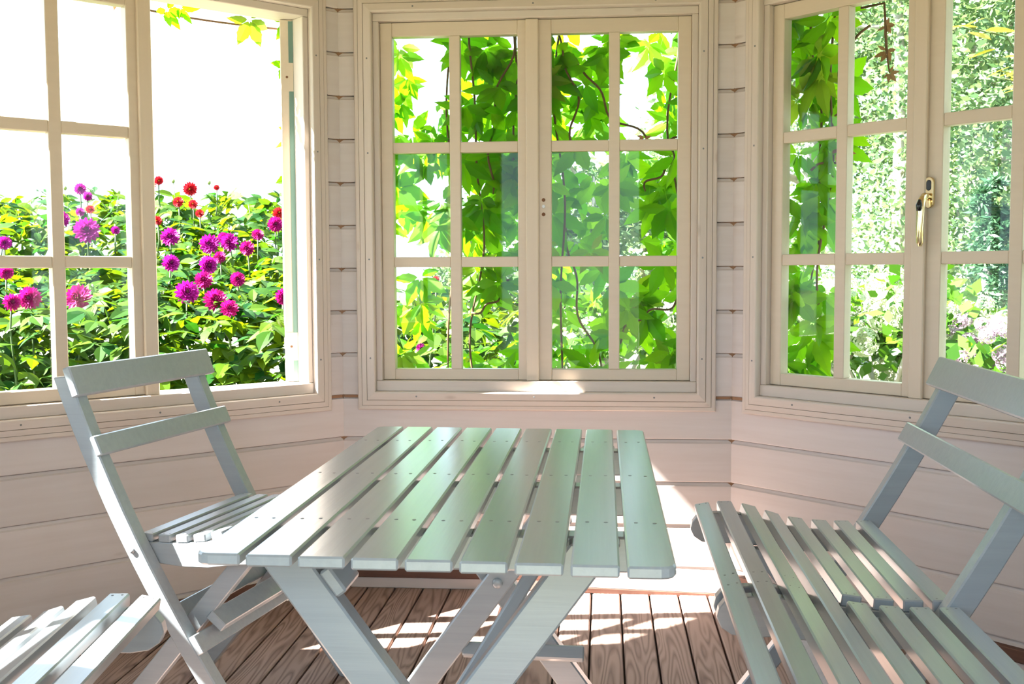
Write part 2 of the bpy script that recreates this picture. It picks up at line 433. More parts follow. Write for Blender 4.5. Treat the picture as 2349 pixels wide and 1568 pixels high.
def make_window(n, i, label, open_right=False):
    win = thing(f'window_{n}', label, 'window', wall_matrix(i) @ Matrix.Translation(((lens8[i] - A) / 2, 0, 0)), kind='structure')
    # casing, four mitred pieces
    q0, q1, z0, z1 = OQ0 - .06, OQ1 + .06, OZ0 - .06, OZ1 + .06
    W_, H_ = q1 - q0, z1 - z0
    key = 'cas'
    if key not in _bc: _bc[key] = (casing_piece(W_, M['casing']), casing_piece(H_, M['casing']))
    mh, mv = _bc[key]
    link('casing', mh, win, Matrix.Translation(((q0 + q1) / 2, 0, z0)))
    link('casing', mh, win, Matrix.Translation(((q0 + q1) / 2, 0, z1)) @ Matrix.Rotation(math.pi, 4, 'Y'))
    link('casing', mv, win, Matrix.Translation((q0, 0, (z0 + z1) / 2)) @ Matrix.Rotation(math.pi / 2, 4, 'Y'))
    link('casing', mv, win, Matrix.Translation((q1, 0, (z0 + z1) / 2)) @ Matrix.Rotation(-math.pi / 2, 4, 'Y'))
    # jambs, head, sill
    C = M['casing']
    box('sill', (OQ0, -.006, OZ0), (OQ1, .115, OZ0 + .034), C, win)
    box('head', (OQ0, -.004, OZ1 - .024), (OQ1, .11, OZ1), C, win)
    box('jamb', (OQ0, -.002, OZ0 + .034), (OQ0 + .019, .105, OZ1 - .024), C, win)
    box('jamb', (OQ1 - .019, -.002, OZ0 + .034), (OQ1, .105, OZ1 - .024), C, win)
    z0, z1 = OZ0 + .0355, OZ1 - .0255
    a0, a1 = OQ0 + .0195, OQ1 - .0195
    qc = 0.6235
    sl, T = make_sash(win, a0, qc - .001, z0, z1, .0385, .046, False)
    box('astragal', (qc - .0205, .006, z0 - .002), (qc + .0205, SASH_E0 - .0003, z1), M['sash'], sl, .003, None, T)
    sr, T2 = make_sash(win, qc + .001, a1, z0, z1, .060, .0415, True, -math.radians(118) if open_right else 0.0)
    # fixing screws on the casing
    pts = []
    for k in range(3):
        qq = OQ0 + (OQ1 - OQ0) * (.13 + .37 * k)
        pts += [(qq, -.0255, OZ0 - .015), (qq, -.0255, OZ1 + .015)]
    for zz in (.76, 1.08, 1.42, 1.72): pts += [(OQ0 - .015, -.0255, zz), (OQ1 + .015, -.0255, zz)]
    dots('screw_heads', pts, .003, .0012, M['nail'], win, 'Y')
    return win, sl, T, sr, T2

def wall_with_window(i, openr=False):
    nm = names8[i]; LL = lens8[i]; of = (LL - A) / 2; h0, h1 = OQ0 + of, OQ1 + of
    w = link(f'wall_{nm}', panel_with_hole(f'wall_{nm}', -.02, LL + .02, h0, h1, OZ0, OZ1, M['green']), None, wall_matrix(i))
    tag(w, labels8[nm], 'wall', kind='structure')
    for z0, z1 in zip(ZJ[:-1], ZJ[1:]):
        if z1 <= OZ0 or z0 >= OZ1: board(0, LL, z0, z1, w)
        elif z0 < OZ0:   # row cut by the sill: full board up to the opening plus the two ends
            board(0, LL, z0, OZ0, w) if OZ0 - z0 > .03 else None
            board(0, h0, max(z0, OZ0) if OZ0 - z0 > .03 else z0, z1, w); board(h1, LL, max(z0, OZ0) if OZ0 - z0 > .03 else z0, z1, w)
        elif z1 > OZ1:
            board(0, h0, z0, z1, w); board(h1, LL, z0, z1, w); board(h0, h1, OZ1, z1, w)
        else:
            board(0, h0, z0, z1, w); board(h1, LL, z0, z1, w)
    # strip of bare wood in the joint level with the window sills
    zb = ZJ[5]
    box('bare_strip', (0.004, -.0006, zb - .009), (LL - .004, .004, zb - .0005), M['bare'], w, 0)
    return w

win_labels = {0: 'closed twin casement window behind the table, covered by creeper outside',
              1: 'closed twin casement window with brass handle, behind the right bench',
              2: 'closed twin casement window past the right edge of the picture',
              3: 'closed twin casement window right of the doorway',
              5: 'closed twin casement window left of the doorway',
              6: 'closed twin casement window past the left edge of the picture',
              7: 'casement window with its right sash swung open onto the dahlias'}
windows = {}
order = [0, 7, 1, 6, 2, 5, 3]
for n, i in enumerate(order, 1):
    wall_with_window(i)
    windows[i] = make_window(n, i, win_labels[i], open_right=(i == 7))

# front wall with an open doorway
def front_wall():
    i = 4; dq0, dq1, dz = .16, A - .16, 1.98
    w = link('wall_front', panel_with_hole('wall_front', -.02, A + .02, dq0, dq1, 0, dz, M['green']), None, wall_matrix(i))
    tag(w, labels8['front'], 'wall', kind='structure')
    for z0, z1 in zip(ZJ[:-1], ZJ[1:]):
        if z0 >= dz: board(0, A, z0, z1, w)
        else:
            board(0, dq0, z0, z1, w); board(dq1, A, z0, z1, w)
    t = thing('door_1', 'open doorway frame in the front wall', 'door frame', wall_matrix(i), kind='structure')
    box('jamb', (dq0 - .02, -.02, 0), (dq0 + .02, .08, dz), M['casing'], t); box('jamb', (dq1 - .02, -.02, 0), (dq1 + .02, .08, dz), M['casing'], t)
    box('lintel', (dq0 + .02, -.02, dz - .04), (dq1 - .02, .08, dz), M['casing'], t)
front_wall()

# posts added outside the joints, so no light leaks in at the corners
for k in range(8):
    p = verts8[k]; c = Vector((CX, CYY, 0)); d = (p - c).normalized()
    ang = math.atan2(d.y, d.x)
    t = link(f'trim_{k + 1}', box_mesh(.05, .09, WALLH, 0, M['bare']), None, Matrix.Translation(p + d * .030 + Vector((0, 0, WALLH / 2))) @ Matrix.Rotation(ang, 4, 'Z'))
    side = ['back left', 'back right', 'right rear', 'right front', 'doorway right', 'doorway left', 'left front', 'left rear'][k]
    tag(t, f'added wooden post, a light seal outside the {side} corner of the summerhouse', 'post', kind='structure')

# skirting boards
def skirting(i, q0, q1, label, tilt=0.0):
    nm = names8[i]
    t = thing(f'baseboard_{nm}', label, 'baseboard', wall_matrix(i), kind='structure')
    box('skirting_board', (q0, -.016, .0), (q1, -.0005, .036), M['board'], t)
    box('edge_strip', (q0, -.024, .0365), (q1, -.0005, .070), M['brown'], t)
    return t
skirting(0, .02, .66, 'low skirting with dark brown edge under the back wall, left half')
skirting(7, .1, A - .02, 'low skirting with dark brown edge under the left wall')
skirting(1, .02, A - .02, 'low skirting with dark brown edge under the right wall')
lb = thing('trim_9', 'loose pale board leaning on the foot of the back wall beside the bench', 'board',
           wall_matrix(0) @ Matrix.Translation((.66, 0, 0)), kind='structure')
box('board_face', (0, -.030, .017), (.565, -.012, .088), M['board'], lb, .002, None, Matrix.Rotation(math.radians(1.6), 4, 'Y') @ Matrix.Translation((0, 0, .005)))
box('board_edge', (0, -.032, .0), (.565, -.011, .0168), M['brown'], lb, .001, None, Matrix.Rotation(math.radians(1.6), 4, 'Y') @ Matrix.Translation((0, 0, .005)))

# floor
def octagon(off, z):
    """the wall outline moved outward by off"""
    out = []
    for k, p in enumerate(verts8):
        d0, d1 = dirs[k - 1], dirs[k]
        n = (Vector((-d0[1], d0[0], 0)) + Vector((-d1[1], d1[0], 0))).normalized()
        out.append(p + n * (off / math.cos(math.pi / 8)) + Vector((0, 0, z)))
    return out
o8 = octagon(.10, -.022); b8 = octagon(.10, -.12)
fl = link('floor', mesh_of('floor', o8 + b8, [tuple(range(7, -1, -1)), tuple(range(8, 16))] + [(k, (k + 1) % 8, 8 + (k + 1) % 8, 8 + k) for k in range(8)], [M['sub']]))
tag(fl, 'weathered brown plank floor of the summerhouse', 'floor', kind='structure')
PW = 0.0925
def y_range(x, inset=-.02):
    y0, y1 = -99.0, 99.0
    for d, v in zip(dirs, verts8):
        n = Vector((-d[1], d[0], 0))        # outward normal of each wall
        if abs(n.y) < 1e-6: continue
        yy = v.y + (-inset - n.x * (x - v.x)) / n.y
        if n.y > 0: y1 = min(y1, yy)
        else: y0 = max(y0, yy)
    return y0, y1
k0 = int((-1.75 - .334) / PW)
for k in range(k0, 12):
    xa = .334 + PW * k; xb = xa + PW - .0055
    if xb > 1.30 or xa < -1.75: continue
    lo = max(y_range(xa)[0], y_range(xb)[0]); hi = min(y_range(xa)[1], y_range(xb)[1])
    if hi - lo < .1: continue
    box('plank', (xa, lo, -.022), (xb, hi, 0), M['plank'], fl, .0035)

# roof with eaves: shades the upper panes
def roof():
    zw, ze, oh, za = WALLH, 1.88, .17, 2.95
    inner = octagon(.065, zw); outer = octagon(.065 + oh, ze)
    V = inner + outer + [Vector((CX, CYY, za))]
    th = Vector((0, 0, .05))
    V2 = [v + th for v in V]
    n = len(V); Fc = []; idx = []
    for k in range(8):
        j = (k + 1) % 8
        Fc += [(k, j, 8 + j, 8 + k), (16, j, k)]; idx += [0, 0]
        Fc += [(n + k, n + 8 + k, n + 8 + j, n + j), (n + 16, n + k, n + j)]; idx += [1, 1]
        Fc += [(8 + k, 8 + j, n + 8 + j, n + 8 + k)]; idx += [1]
    c = link('ceiling', mesh_of('ceiling', V + V2, Fc, [M['roof'], M['felt']], idx))
    tag(c, 'board ceiling and felt-edged eaves of the octagonal roof', 'ceiling', kind='structure')
roof()

# ------------------------------------------------------------------ window fittings
# brass handle on the right window
win, sl, T, sr, T2 = windows[1]
def espag():
    q, zt, zb = .652, 1.285, 1.215
    S, e = sr, SASH_E0
    def stadium(w, z0, z1, y0, y1, mat, name, cq=q):
        pts = []
        r = w / 2
        for k in range(9): a = math.pi * k / 8; pts.append((cq + r * math.cos(a), z1 - r + r * math.sin(a)))
        for k in range(9): a = math.pi + math.pi * k / 8; pts.append((cq + r * math.cos(a), z0 + r + r * math.sin(a)))
        return prism(name, pts, y0, y1, mat, S, .0015, T2)
    stadium(.026, zb - .01, zt + .004, e - .011, e, M['brass'], 'handle_plate')
    stadium(.015, 1.252, zt - .004, e - .0125, e - .009, M['black'], 'lock_inlay')
    # lever: neck toward the room, then down
    pts = [(q, e - .008, 1.235), (q, e - .03, 1.236), (q - .002, e - .043, 1.222), (q - .003, e - .046, 1.195), (q - .004, e - .046, 1.15), (q - .004, e - .044, 1.112), (q - .004, e - .043, 1.102)]
    o = link('handle_lever', tube_mesh('handle_lever', pts, [.010, .0105, .0115, .0105, .0095, .009, .005], M['brass'], 12), S, T2)
    tag(o, 'polished brass lever')
    pts = [(q - .002, e - .050, 1.226), (q - .003, e - .053, 1.212), (q - .003, e - .054, 1.196)]
    link('thumb_button', tube_mesh('thumb_button', pts, [.005, .0085, .0065], M['black'], 10), S, T2)
espag()
# screw holes and bolt left on the back window's right sash
win, sl, T, sr, T2 = windows[0]
dots('rusty_screw', [(.659, SASH_E0, 1.268), (.659, SASH_E0, 1.222)], .0062, .001, M['rust'], sr, 'Y', None).matrix_local = T2
dots('latch_bolt', [(.659, SASH_E0, 1.247)], .006, .006, M['steel'], sr, 'Y', None).matrix_local = T2
# hinges of the open sash
win, sl, T, sr, T2 = windows[7]
for zz in (1.66, .80):
    a1 = OQ1 - .0195
    h = link('hinge', tube_mesh('hinge', [(a1 + .004, SASH_E1 + .004, zz - .045), (a1 + .004, SASH_E1 + .004, zz + .045)], .006, M['steel'], 10), win)
    box('hinge_leaf', (a1 - .0005, SASH_E0 + .004, zz - .045), (a1 + .0015, SASH_E1, zz + .045), M['sash'], sr, 0, None, T2)
    dots('screw_hole', [(0, 0, 0)], .0045, .0008, M['rust'], sr, 'X', None).matrix_local = T2 @ Matrix.Translation((a1 + .0012, SASH_E0 + .02, zz))
a1 = OQ1 - .0195
box('paint_edge', (a1 + .0002, SASH_E1 - .014, OZ0 + .036), (a1 + .0012, SASH_E1 + .0006, OZ1 - .03), M['green'], sr, 0, None, T2)

# ------------------------------------------------------------------ furniture
P = M['paint']
# seat contour: height of slat tops over v (front = +v)
CONT = [(-.30, .468), (-.24, .466), (-.19, .466), (-.14, .4695), (-.10, .475), (-.068, .483), (-.032, .4955), (0, .5035), (.022, .5075), (.054, .507), (.088, .5025), (.11, .497)]
def contour(v):
    for (a, za), (b, zb) in zip(CONT, CONT[1:]):
        if a <= v <= b: return za + (zb - za) * (v - a) / (b - a)
    return CONT[0][1] if v < CONT[0][0] else CONT[-1][1]

def seat_thing(name, label, cat, mtx, nseg, w, t, d, a1, a2, slats, slat_w, slat_t, split_from, group=None, arms=False):
    """folding slatted seat: local x = forward, y = along the seat, origin at rear edge of the first stile's foot"""
    th = thing(name, label, cat, mtx, group)
    st = lambda z: -a1 * z + a2 * z * z
    ztop = .815
    total = nseg * w + t
    ys = [k * w for k in range(nseg + 1)]
    for y in ys:                                                    # curved stiles: backrest upright and front leg in one
        zs = [ztop * k / 14 for k in range(15)]
        rear = [(st(z), z) for z in zs]; front = [(st(z) + d, z) for z in zs]
        rear[-1] = (st(ztop - .004), ztop - .004)
        prism('stile', rear + front[::-1], y, y + t, P, th, .003)
    def rail(z0, z1, thick, over, nm):                              # back rails on the stiles' front faces
        vc0, vc1 = st(z0) + d, st(z1) + d
        nrm = Vector((z1 - z0, 0, -(vc1 - vc0))).normalized()
        k = [(vc0, z0), (vc1, z1), (vc1 + nrm.x * thick, z1 + nrm.z * thick), (vc0 + nrm.x * thick, z0 + nrm.z * thick)]
        prism(nm, k, -over, total + over, P, th, .003)
    rail(.768, .832, .020, .018, 'top_rail')
    rail(.640, .682, .016, .012, 'back_rail')
    # seat rails with the hollowed top and rounded nose
    top = [(v, contour(v) - slat_t) for v in [-.262, -.24, -.2, -.15, -.1, -.06, -.02, .01, .04, .07, .10]]
    low = [(.112, .462), (.116, .445), (.108, .428), (.09, .416), (.06, .412), (.02, .414), (-.04, .409), (-.10, .399), (-.16, .397), (-.22, .401), (-.245, .408)]
    rl = []
    for k in range(nseg):
        rl += [(ys[k] + t, ys[k] + t + .026), (ys[k + 1] - .026, ys[k + 1])]
    for a, b in rl: prism('seat_rail', top + low, a + .0005, b - .0005, P, th, .002)
    # slats
    nails = []
    for j, v in enumerate(slats):
        v0, v1 = v - slat_w / 2, v + slat_w / 2
        z0, z1 = contour(v0), contour(v1); ang = math.atan2(z1 - z0, v1 - v0)
        spans = [(ys[k] + t + .001, ys[k + 1] - .001) for k in range(nseg)] if j >= split_from else [(ys[0] + t + .001, ys[-1] - .001)]
        for a, b in spans:
            me = box_mesh(b - a, slat_w, slat_t, .0025, P)
            zc = (z0 + z1) / 2 - slat_t / 2
            link('slat', me, th, Matrix.Translation((v, (a + b) / 2, zc)) @ Matrix.Rotation(-ang, 4, 'Y') @ Matrix.Rotation(math.pi / 2, 4, 'Z'))
        for a, b in rl:
            for s in (-.22, .22):
                nails.append((v + s * slat_w, (a + b) / 2 + s * .006, contour(v + s * slat_w) - .0003))
    dots('nail_heads', nails, .0023, .0006, M['nail'], th)
    # crossing legs inside the seat rails
    for a, b in ((t + .028, t + .056), (nseg * w - .056, nseg * w - .028)):
        x0, z0, x1, z1 = -.376, 0.0, -.035, .409
        pts = [(x0 - .012, 0), (x0 + .024, 0), (x0 + .034, .012), (x1 + .026, .409), (x1 - .026, .409), (x0 - .022, .016)]
        prism('leg', pts, a, b, P, th, .002)
        V = [(-.235, .13)]
    # stretchers
    def cross(zc, vc, ang, hh, tt, y0, y1, nm='stretcher'):
        c, s = math.cos(ang), math.sin(ang)
        pts = [(vc + c * x - s * z, zc + s * x + c * z) for x, z in ((-tt / 2, -hh / 2), (tt / 2, -hh / 2), (tt / 2, hh / 2), (-tt / 2, hh / 2))]
        prism(nm, pts, y0, y1, P, th, .002)
    lean = math.atan(.60)
    cross(.239, st(.239) + d + .009, lean, .044, .018, 0, total)
    cross(.281, st(.281) - .008, lean, .042, .016, -.004, total + .004)
    cross(.274, -.098, -math.atan(.845), .022, .046, t + .024, nseg * w - .024)
    # pivot bolts
    for y, h in ((-.0001, -.003), (total + .0001, .003)):
        z = .437
        V = []
        o = link('bolt', tube_mesh('bolt', [(st(z) + d * .45, y, z), (st(z) + d * .45, y + h, z)], .006, M['paint'], 10), th)
    return th

def rotz_at(x, y, deg): return Matrix.Translation((x, y, 0)) @ Matrix.Rotation(math.radians(deg), 4, 'Z')

CH_T, CH_D = .0375, .045
psi = 1.3915
seat_thing('folding_chair', 'grey-green slatted folding chair left of the table', 'chair', rotz_at(-.7655, 2.210, math.degrees(psi) - 90),
           1, .4928, CH_T, CH_D, .7451, .2331, [-.251 + .0435 * k for k in range(9)][::-1], .030, .018, 99)

psi = math.radians(89.41)
bw, bt, bd = .648, .034, .050
ob = Vector((.309, 1.879)) + Vector((math.cos(psi), math.sin(psi))) * (bw + bt)
bench_slats = [.088, .038, -.0155, -.068, -.122, -.177, -.2275, -.277]
seat_thing('folding_bench', 'grey-green slatted folding bench with two-part backrest, right of the table', 'bench', rotz_at(ob.x, ob.y, math.degrees(psi) + 90),
           2, bw, bt, bd, .7833, .1886, bench_slats, .0345, .022, 4)

psi = math.radians(97.5)
o2 = Vector((-.843, 1.720)) - Vector((math.cos(psi), math.sin(psi))) * (2 * bw)
seat_thing('folding_bench', 'sunlit slatted folding bench cut off by the lower left corner of the picture', 'bench', rotz_at(o2.x, o2.y, math.degrees(psi) - 90),
           2, bw, bt, bd, .7833, .1886, bench_slats, .0345, .022, 4)

def table():
    th = thing('folding_table', 'grey-green slatted folding table with crossed legs in the middle', 'table', Matrix.Translation((-.21, 1.80, 0)))
    ox, oy = -.21, 1.80
    X = lambda x: x - ox
    Y = lambda y: y - oy
    TZ, TT = .70, .015
    y0, y1 = 1.256, 2.340
    nails = []
    for k in range(9):
        xa = -.497 + .0655 * k; xb = xa + .0570
        off = -.0032 * k
        a, b = Y(y0 + .009 + off), Y(y1 + .012 + off)
        if k in (0, 8):
            sgn = -1 if k == 0 else 1
            L = b - a; hw = (xb - xa) / 2
            cx_ = X((xa + xb) / 2)
            out = [(-L / 2, -hw), (L / 2, -hw), (L / 2, hw), (-L / 2, hw)]
            c = .018
            # local x = along the slat (world +y), local z of the polygon = world -x
            def corner(px, pz, sx, sz): return [(px, pz - sz * c), (px - sx * c * .15, pz - sz * c * .5), (px - sx * c * .5, pz - sz * c * .15), (px - sx * c, pz)]
            if k == 0: pts = [(-L / 2, -hw), (L / 2, -hw)] + corner(L / 2, hw, 1, 1) + corner(-L / 2, hw, -1, 1)[::-1]
            else: pts = corner(-L / 2, -hw, -1, -1) [::-1][::-1] and ([*corner(-L / 2, -hw, -1, -1)] + [*corner(L / 2, -hw, 1, -1)[::-1]] + [(L / 2, hw), (-L / 2, hw)])
            R = Matrix(((0, 0, -1, cx_), (1, 0, 0, (a + b) / 2), (0, -1, 0, TZ - TT / 2), (0, 0, 0, 1)))
            prism('slat', pts, -TT / 2, TT / 2, P, th, .0025, R)
        else:
            link('slat', box_mesh(b - a, xb - xa, TT, .0025, P), th, Matrix.Translation((X((xa + xb) / 2), (a + b) / 2, TZ - TT / 2)) @ Matrix.Rotation(math.pi / 2, 4, 'Z'))
        for yn in (1.459, 1.798, 2.155):
            for s in (.016, .041): nails.append((X(xa + s), Y(yn + rnd.uniform(-.003, .003)), TZ - .0003))
    dots('nail_heads', nails, .0030, .0007, M['nail'], th)
    for yn in (1.459, 1.798, 2.155):
        box('batten', (X(-.484), Y(yn - .019), .636), (X(.064), Y(yn + .019), TZ - TT), P, th, .003)
    # crossed legs: frame A '\' outside, frame B '/' inside
    xa = lambda z: -.406 + .728 * (.652 - z)
    xb = lambda z: -.034 - .738 * (.652 - z)
    def leg(fn, ya, yb, hw=.0335):
        s = fn(0) - fn(.1)   # dx per -0.1 z
        top, bot = .684, 0.0
        pts = [(X(fn(bot)) - hw, bot), (X(fn(bot)) + hw, bot), (X(fn(top)) + hw, top), (X(fn(top)) - hw, top)]
        return prism('leg', pts, Y(ya), Y(yb), P, th, .003)
    leg(xa, 1.366, 1.402); leg(xb, 1.403, 1.439)
    leg(xb, 2.175, 2.210); leg(xa, 2.211, 2.246)
    zc = .394
    for yy, h in ((1.366, -.006), (2.175, -.006)):
        link('bolt', tube_mesh('bolt', [(X(xb(.405)), Y(yy), .405), (X(xb(.405)), Y(yy + h * .6), .405), (X(xb(.405)), Y(yy + h), .405)], [.011, .0105, .006], P, 14), th)
    # stretchers between the frames
    bar('stop_block', (X(-.349), Y(1.358), .640), (X(-.349), Y(1.438), .640), .040, .017, (.59, 0, -.81), P, th)
    bar('stop_block', (X(-.349), Y(2.178), .640), (X(-.349), Y(2.246), .640), .040, .017, (.59, 0, -.81), P, th)
    bar('stretcher', (X(-.290), Y(2.185), .262), (X(-.040), Y(2.185), .258), .030, .018, (0, .8, 1), P, th)
    bar('prop_bar', (X(-.055), Y(1.62), .672), (X(-.262), Y(1.585), .335), .020, .020, (0, 1, 0), P, th)
    return th
table()

# ------------------------------------------------------------------ garden
g = link('ground', mesh_of('ground', [(-60, -40, -.13), (60, -40, -.13), (60, 80, -.13), (-60, 80, -.13)], [(0, 1, 2, 3)], [M['lawn']]))
tag(g, 'sunny lawn around the summerhouse', 'lawn', kind='structure')

def leaflet(L, W, base, ang, tilt, V, Fc, r, n=7, teeth=.10, fold=.18, curl=.25, roll=0.0):
    """one serrated ovate blade, petiole end at base, running along +x turned by ang in the plane, drooping by tilt"""
    o = len(V)
    R = Matrix.Rotation(ang, 3, 'Z') @ Matrix.Rotation(tilt, 3, 'Y') @ Matrix.Rotation(roll, 3, 'X')
    for k in range(n + 1):
        s = k / n
        wd = W * .5 * (math.sin(math.pi * s ** .78) ** 1.15 if 0 < s < 1 else 0) * (1 + (teeth if k % 2 else -teeth))
        x = L * s; zc = -curl * L * s * s
        for sgn in (-1, 0, 1):
            z = zc + (fold * wd if sgn else 0)
            V.append(Vector(base) + R @ Vector((x, sgn * wd, z)))
    for k in range(n):
        a = o + 3 * k
        Fc.append((a, a + 3, a + 4, a + 1)); Fc.append((a + 1, a + 4, a + 5, a + 2))

def palmate(r, size=1.0, mat=None, slim=.42):
    V, Fc = [], []
    for ang, L in ((0, 1), (.86, .92), (-.86, .92), (1.85, .68), (-1.85, .68)):
        leaflet(L * size * r.uniform(.9, 1.08), L * size * slim * r.uniform(.9, 1.15), (.07 * size * math.cos(ang), .07 * size * math.sin(ang), 0), ang + r.uniform(-.14, .14), r.uniform(-.1, .45), V, Fc, r, 9, .07, .2, r.uniform(.05, .3), r.uniform(-.4, .4))
    # petiole
    o = len(V); V += [Vector((0, -.006 * size, 0)), Vector((0, .006 * size, 0)), Vector((-.55 * size, .004 * size, .10 * size)), Vector((-.55 * size, -.004 * size, .10 * size))]
    Fc.append((o, o + 1, o + 2, o + 3))
    me = mesh_of('leaf', V, Fc, [mat or M['vine']])
    return me

def leaf_matrix(pos, down, facing, size):
    """local +x (tip) along 'down', local +z along 'facing'"""
    x = Vector(down).normalized(); z = Vector(facing); z = (z - x * z.dot(x)).normalized(); y = z.cross(x)
    return Matrix.Translation(pos) @ Matrix(((x.x, y.x, z.x, 0), (x.y, y.y, z.y, 0), (x.z, y.z, z.z, 0), (0, 0, 0, 1))) @ Matrix.Scale(size, 4)

def vine(name, label, i, spots, stems, seed, mats=None, group=None):
    r = random.Random(seed)
    vt = thing(name, label, 'vine', wall_matrix(i), group)
    variants = {}
    for mk in ('vine', 'vineyellow', 'vinered', 'dry'):
        variants[mk] = [palmate(random.Random(seed * 10 + k), 1.0, M[mk]) for k in range(4)]
    parts = [tube_mesh('s', pts, [.004] * (len(pts) - 1) + [.002], M['vinestem'], 5) for pts in stems]
    for me in parts: link('stem', me, vt)
    for (q, e, z, size, mk) in spots:
        side = r.uniform(-.9, .9)
        down = Vector((side, r.uniform(-.25, .35), -1.0))
        if r.random() < .22: down = Vector((r.choice((-1, 1)), r.uniform(-.2, .4), r.uniform(-.5, .3)))
        fac = Vector((r.uniform(-.6, .6), r.choice((-1, 1)) * 1.0, r.uniform(-.1, .7)))
        link('leaf', r.choice(variants[mk]), vt, leaf_matrix((q, e, z), down, fac, size))
    return vt

# creeper over the back window
r = random.Random(21)
spots = []
# open patches of sky between the leaves (wall coordinates: q, z, radius)
gaps = [(.275, 1.66, .062), (.22, 1.56, .05), (.21, 1.74, .03), (.945, 1.62, .085), (.97, 1.50, .075), (.93, 1.72, .04), (.30, 1.04, .05), (.20, 1.12, .05),
        (.77, 1.36, .035), (.84, 1.24, .02), (.93, 1.22, .05), (.94, 1.10, .07), (.52, .80, .07), (.56, .98, .05), (1.04, .90, .05), (.46, 1.30, .03), (.80, .82, .05), (.30, .90, .05)]
tries = 0
while len(spots) < 245 and tries < 6000:
    tries += 1
    q = r.uniform(.08, 1.20); z = r.uniform(.68, 1.84)
    if any((q - a) ** 2 + (z - .05 - b) ** 2 < (c * 1.35) ** 2 for a, b, c in gaps): continue
    if z < 1.05 and r.random() < .25: continue
    if (q < .37 or q > .90) and r.random() < .15: continue
    e = r.uniform(.13, .42)
    spots.append((q, e, z, r.uniform(.085, .14), 'vineyellow' if r.random() < .06 else 'vine'))
spots.append((.985, .14, 1.475, .035, 'vinered'))
def wavy(q0, z0, q1, z1, e, r, n=9, amp=.03):
    """a gently swaying strand"""
    f1, f2, p1, p2 = r.uniform(1.5, 3), r.uniform(3.5, 6), r.uniform(0, 6), r.uniform(0, 6)
    m = 22; out = []
    for k in range(m + 1):
        t = k / m; sw = amp * (math.sin(f1 * t * 3 + p1) - math.sin(p1)) * .6 + amp * .35 * math.sin(f2 * t * 3 + p2)
        dq, dz = q1 - q0, z1 - z0; l = math.hypot(dq, dz)
        out.append((q0 + dq * t - sw * dz / l, e + .02 * math.sin(5 * t + p2), min(1.85, z0 + dz * t + sw * dq / l)))
    return out
stems = [wavy(.41, 1.86, .41, .62, .20, r), wavy(.56, 1.86, .47, 1.3, .17, r), wavy(.575, 1.86, .49, 1.2, .19, r), wavy(.69, 1.86, .75, 1.45, .16, r), wavy(.70, 1.86, .72, .65, .2, r, 9, .02),
         wavy(.72, 1.2, .88, .66, .22, r), wavy(.72, 1.75, .98, 1.45, .16, r), wavy(.33, 1.9, .30, .7, .22, r), wavy(.90, .80, 1.1, .95, .22, r), wavy(1.12, 1.5, 1.0, 1.3, .2, r),
         wavy(.08, 1.87, 1.2, 1.86, .22, r, 12, .02), wavy(1.1, 1.86, 1.12, .6, .25, r), wavy(.40, .9, .56, 1.02, .2, r)]
vine('virginia_creeper', 'bright green creeper hanging over the closed back window', 0, spots, stems, 3)

# creeper at the left side of the right window
r = random.Random(5); spots = []
for k in range(58):
    z = 1.83 - 1.13 * (k / 57) ** 1.25 + r.uniform(-.04, .04)
    q = .07 + r.uniform(0, .20) * (1 if z > 1.25 else .7)
    spots.append((q, r.uniform(.10, .24), z, r.uniform(.085, .14), 'vineyellow' if r.random() < .1 else 'vine'))
spots += [(.30, .13, 1.40, .05, 'vinered'), (.46, .1, 1.735, .035, 'dry'), (.463, .1, 1.665, .04, 'dry'), (.475, .1, 1.60, .03, 'dry')]
stems = [wavy(.22, 1.86, .20, .8, .18, r), wavy(.40, 1.75, .28, 1.5, .12, r), wavy(.16, 1.86, .15, 1.0, .2, r), [(.38, .1, 1.80), (.455, .1, 1.80), (.46, .1, 1.73), (.465, .1, 1.66), (.475, .1, 1.60)], wavy(.2, 1.35, .32, 1.45, .13, r)]
vine('virginia_creeper', 'creeper strand hanging behind the left panes of the right window', 1, spots, stems, 4)

# sprigs under the eave of the left window and leaves seen past its open sash
r = random.Random(9)
spots = [(1.05, .20, 1.855, .10, 'vineyellow'), (.80, .26, 1.86, .07, 'vine'), (.84, .25, 1.872, .06, 'vine'), (.62, .2, 1.875, .05, 'dry'), (1.17, .16, 1.72, .08, 'vine'), (1.18, .17, 1.50, .08, 'vineyellow'), (1.17, .15, 1.86, .09, 'vine'), (1.18, .17, 1.36, .07, 'vine')]
stems = [wavy(.6, 1.87, 1.2, 1.86, .26, r, 8, .01), wavy(1.19, 1.86, 1.19, 1.1, .17, r, 8, .01)]
vine('virginia_creeper', 'few creeper sprigs dangling from the eave over the open window', 7, spots, stems, 6)

# ------------------------------------------------------------------ dahlias
def petal_ring(V, Fc, n, r0, L, W, elev, z0, rr, twist):
    for k in range(n):
        a = 2 * math.pi * (k + twist) / n + rr.uniform(-.08, .08); e = elev + rr.uniform(-.1, .1)
        d = Vector((math.cos(a), math.sin(a), 0)); s = Vector((-math.sin(a), math.cos(a), 0)); up = Vector((0, 0, 1))
        o = len(V)
        for f, w, c in ((0, .35, 0), (.45, 1.0, .10), (.8, .8, .05), (1.0, .12, -.02)):
            ctr = d * (r0 + L * f * math.cos(e)) + up * (z0 + L * f * math.sin(e) - c * L)
            V += [ctr - s * W * w * .5 + up * .12 * W * w, ctr, ctr + s * W * w * .5 + up * .12 * W * w]
        for j in range(3):
            b = o + 3 * j
            Fc += [(b, b + 3, b + 4, b + 1), (b + 1, b + 4, b + 5, b + 2)]

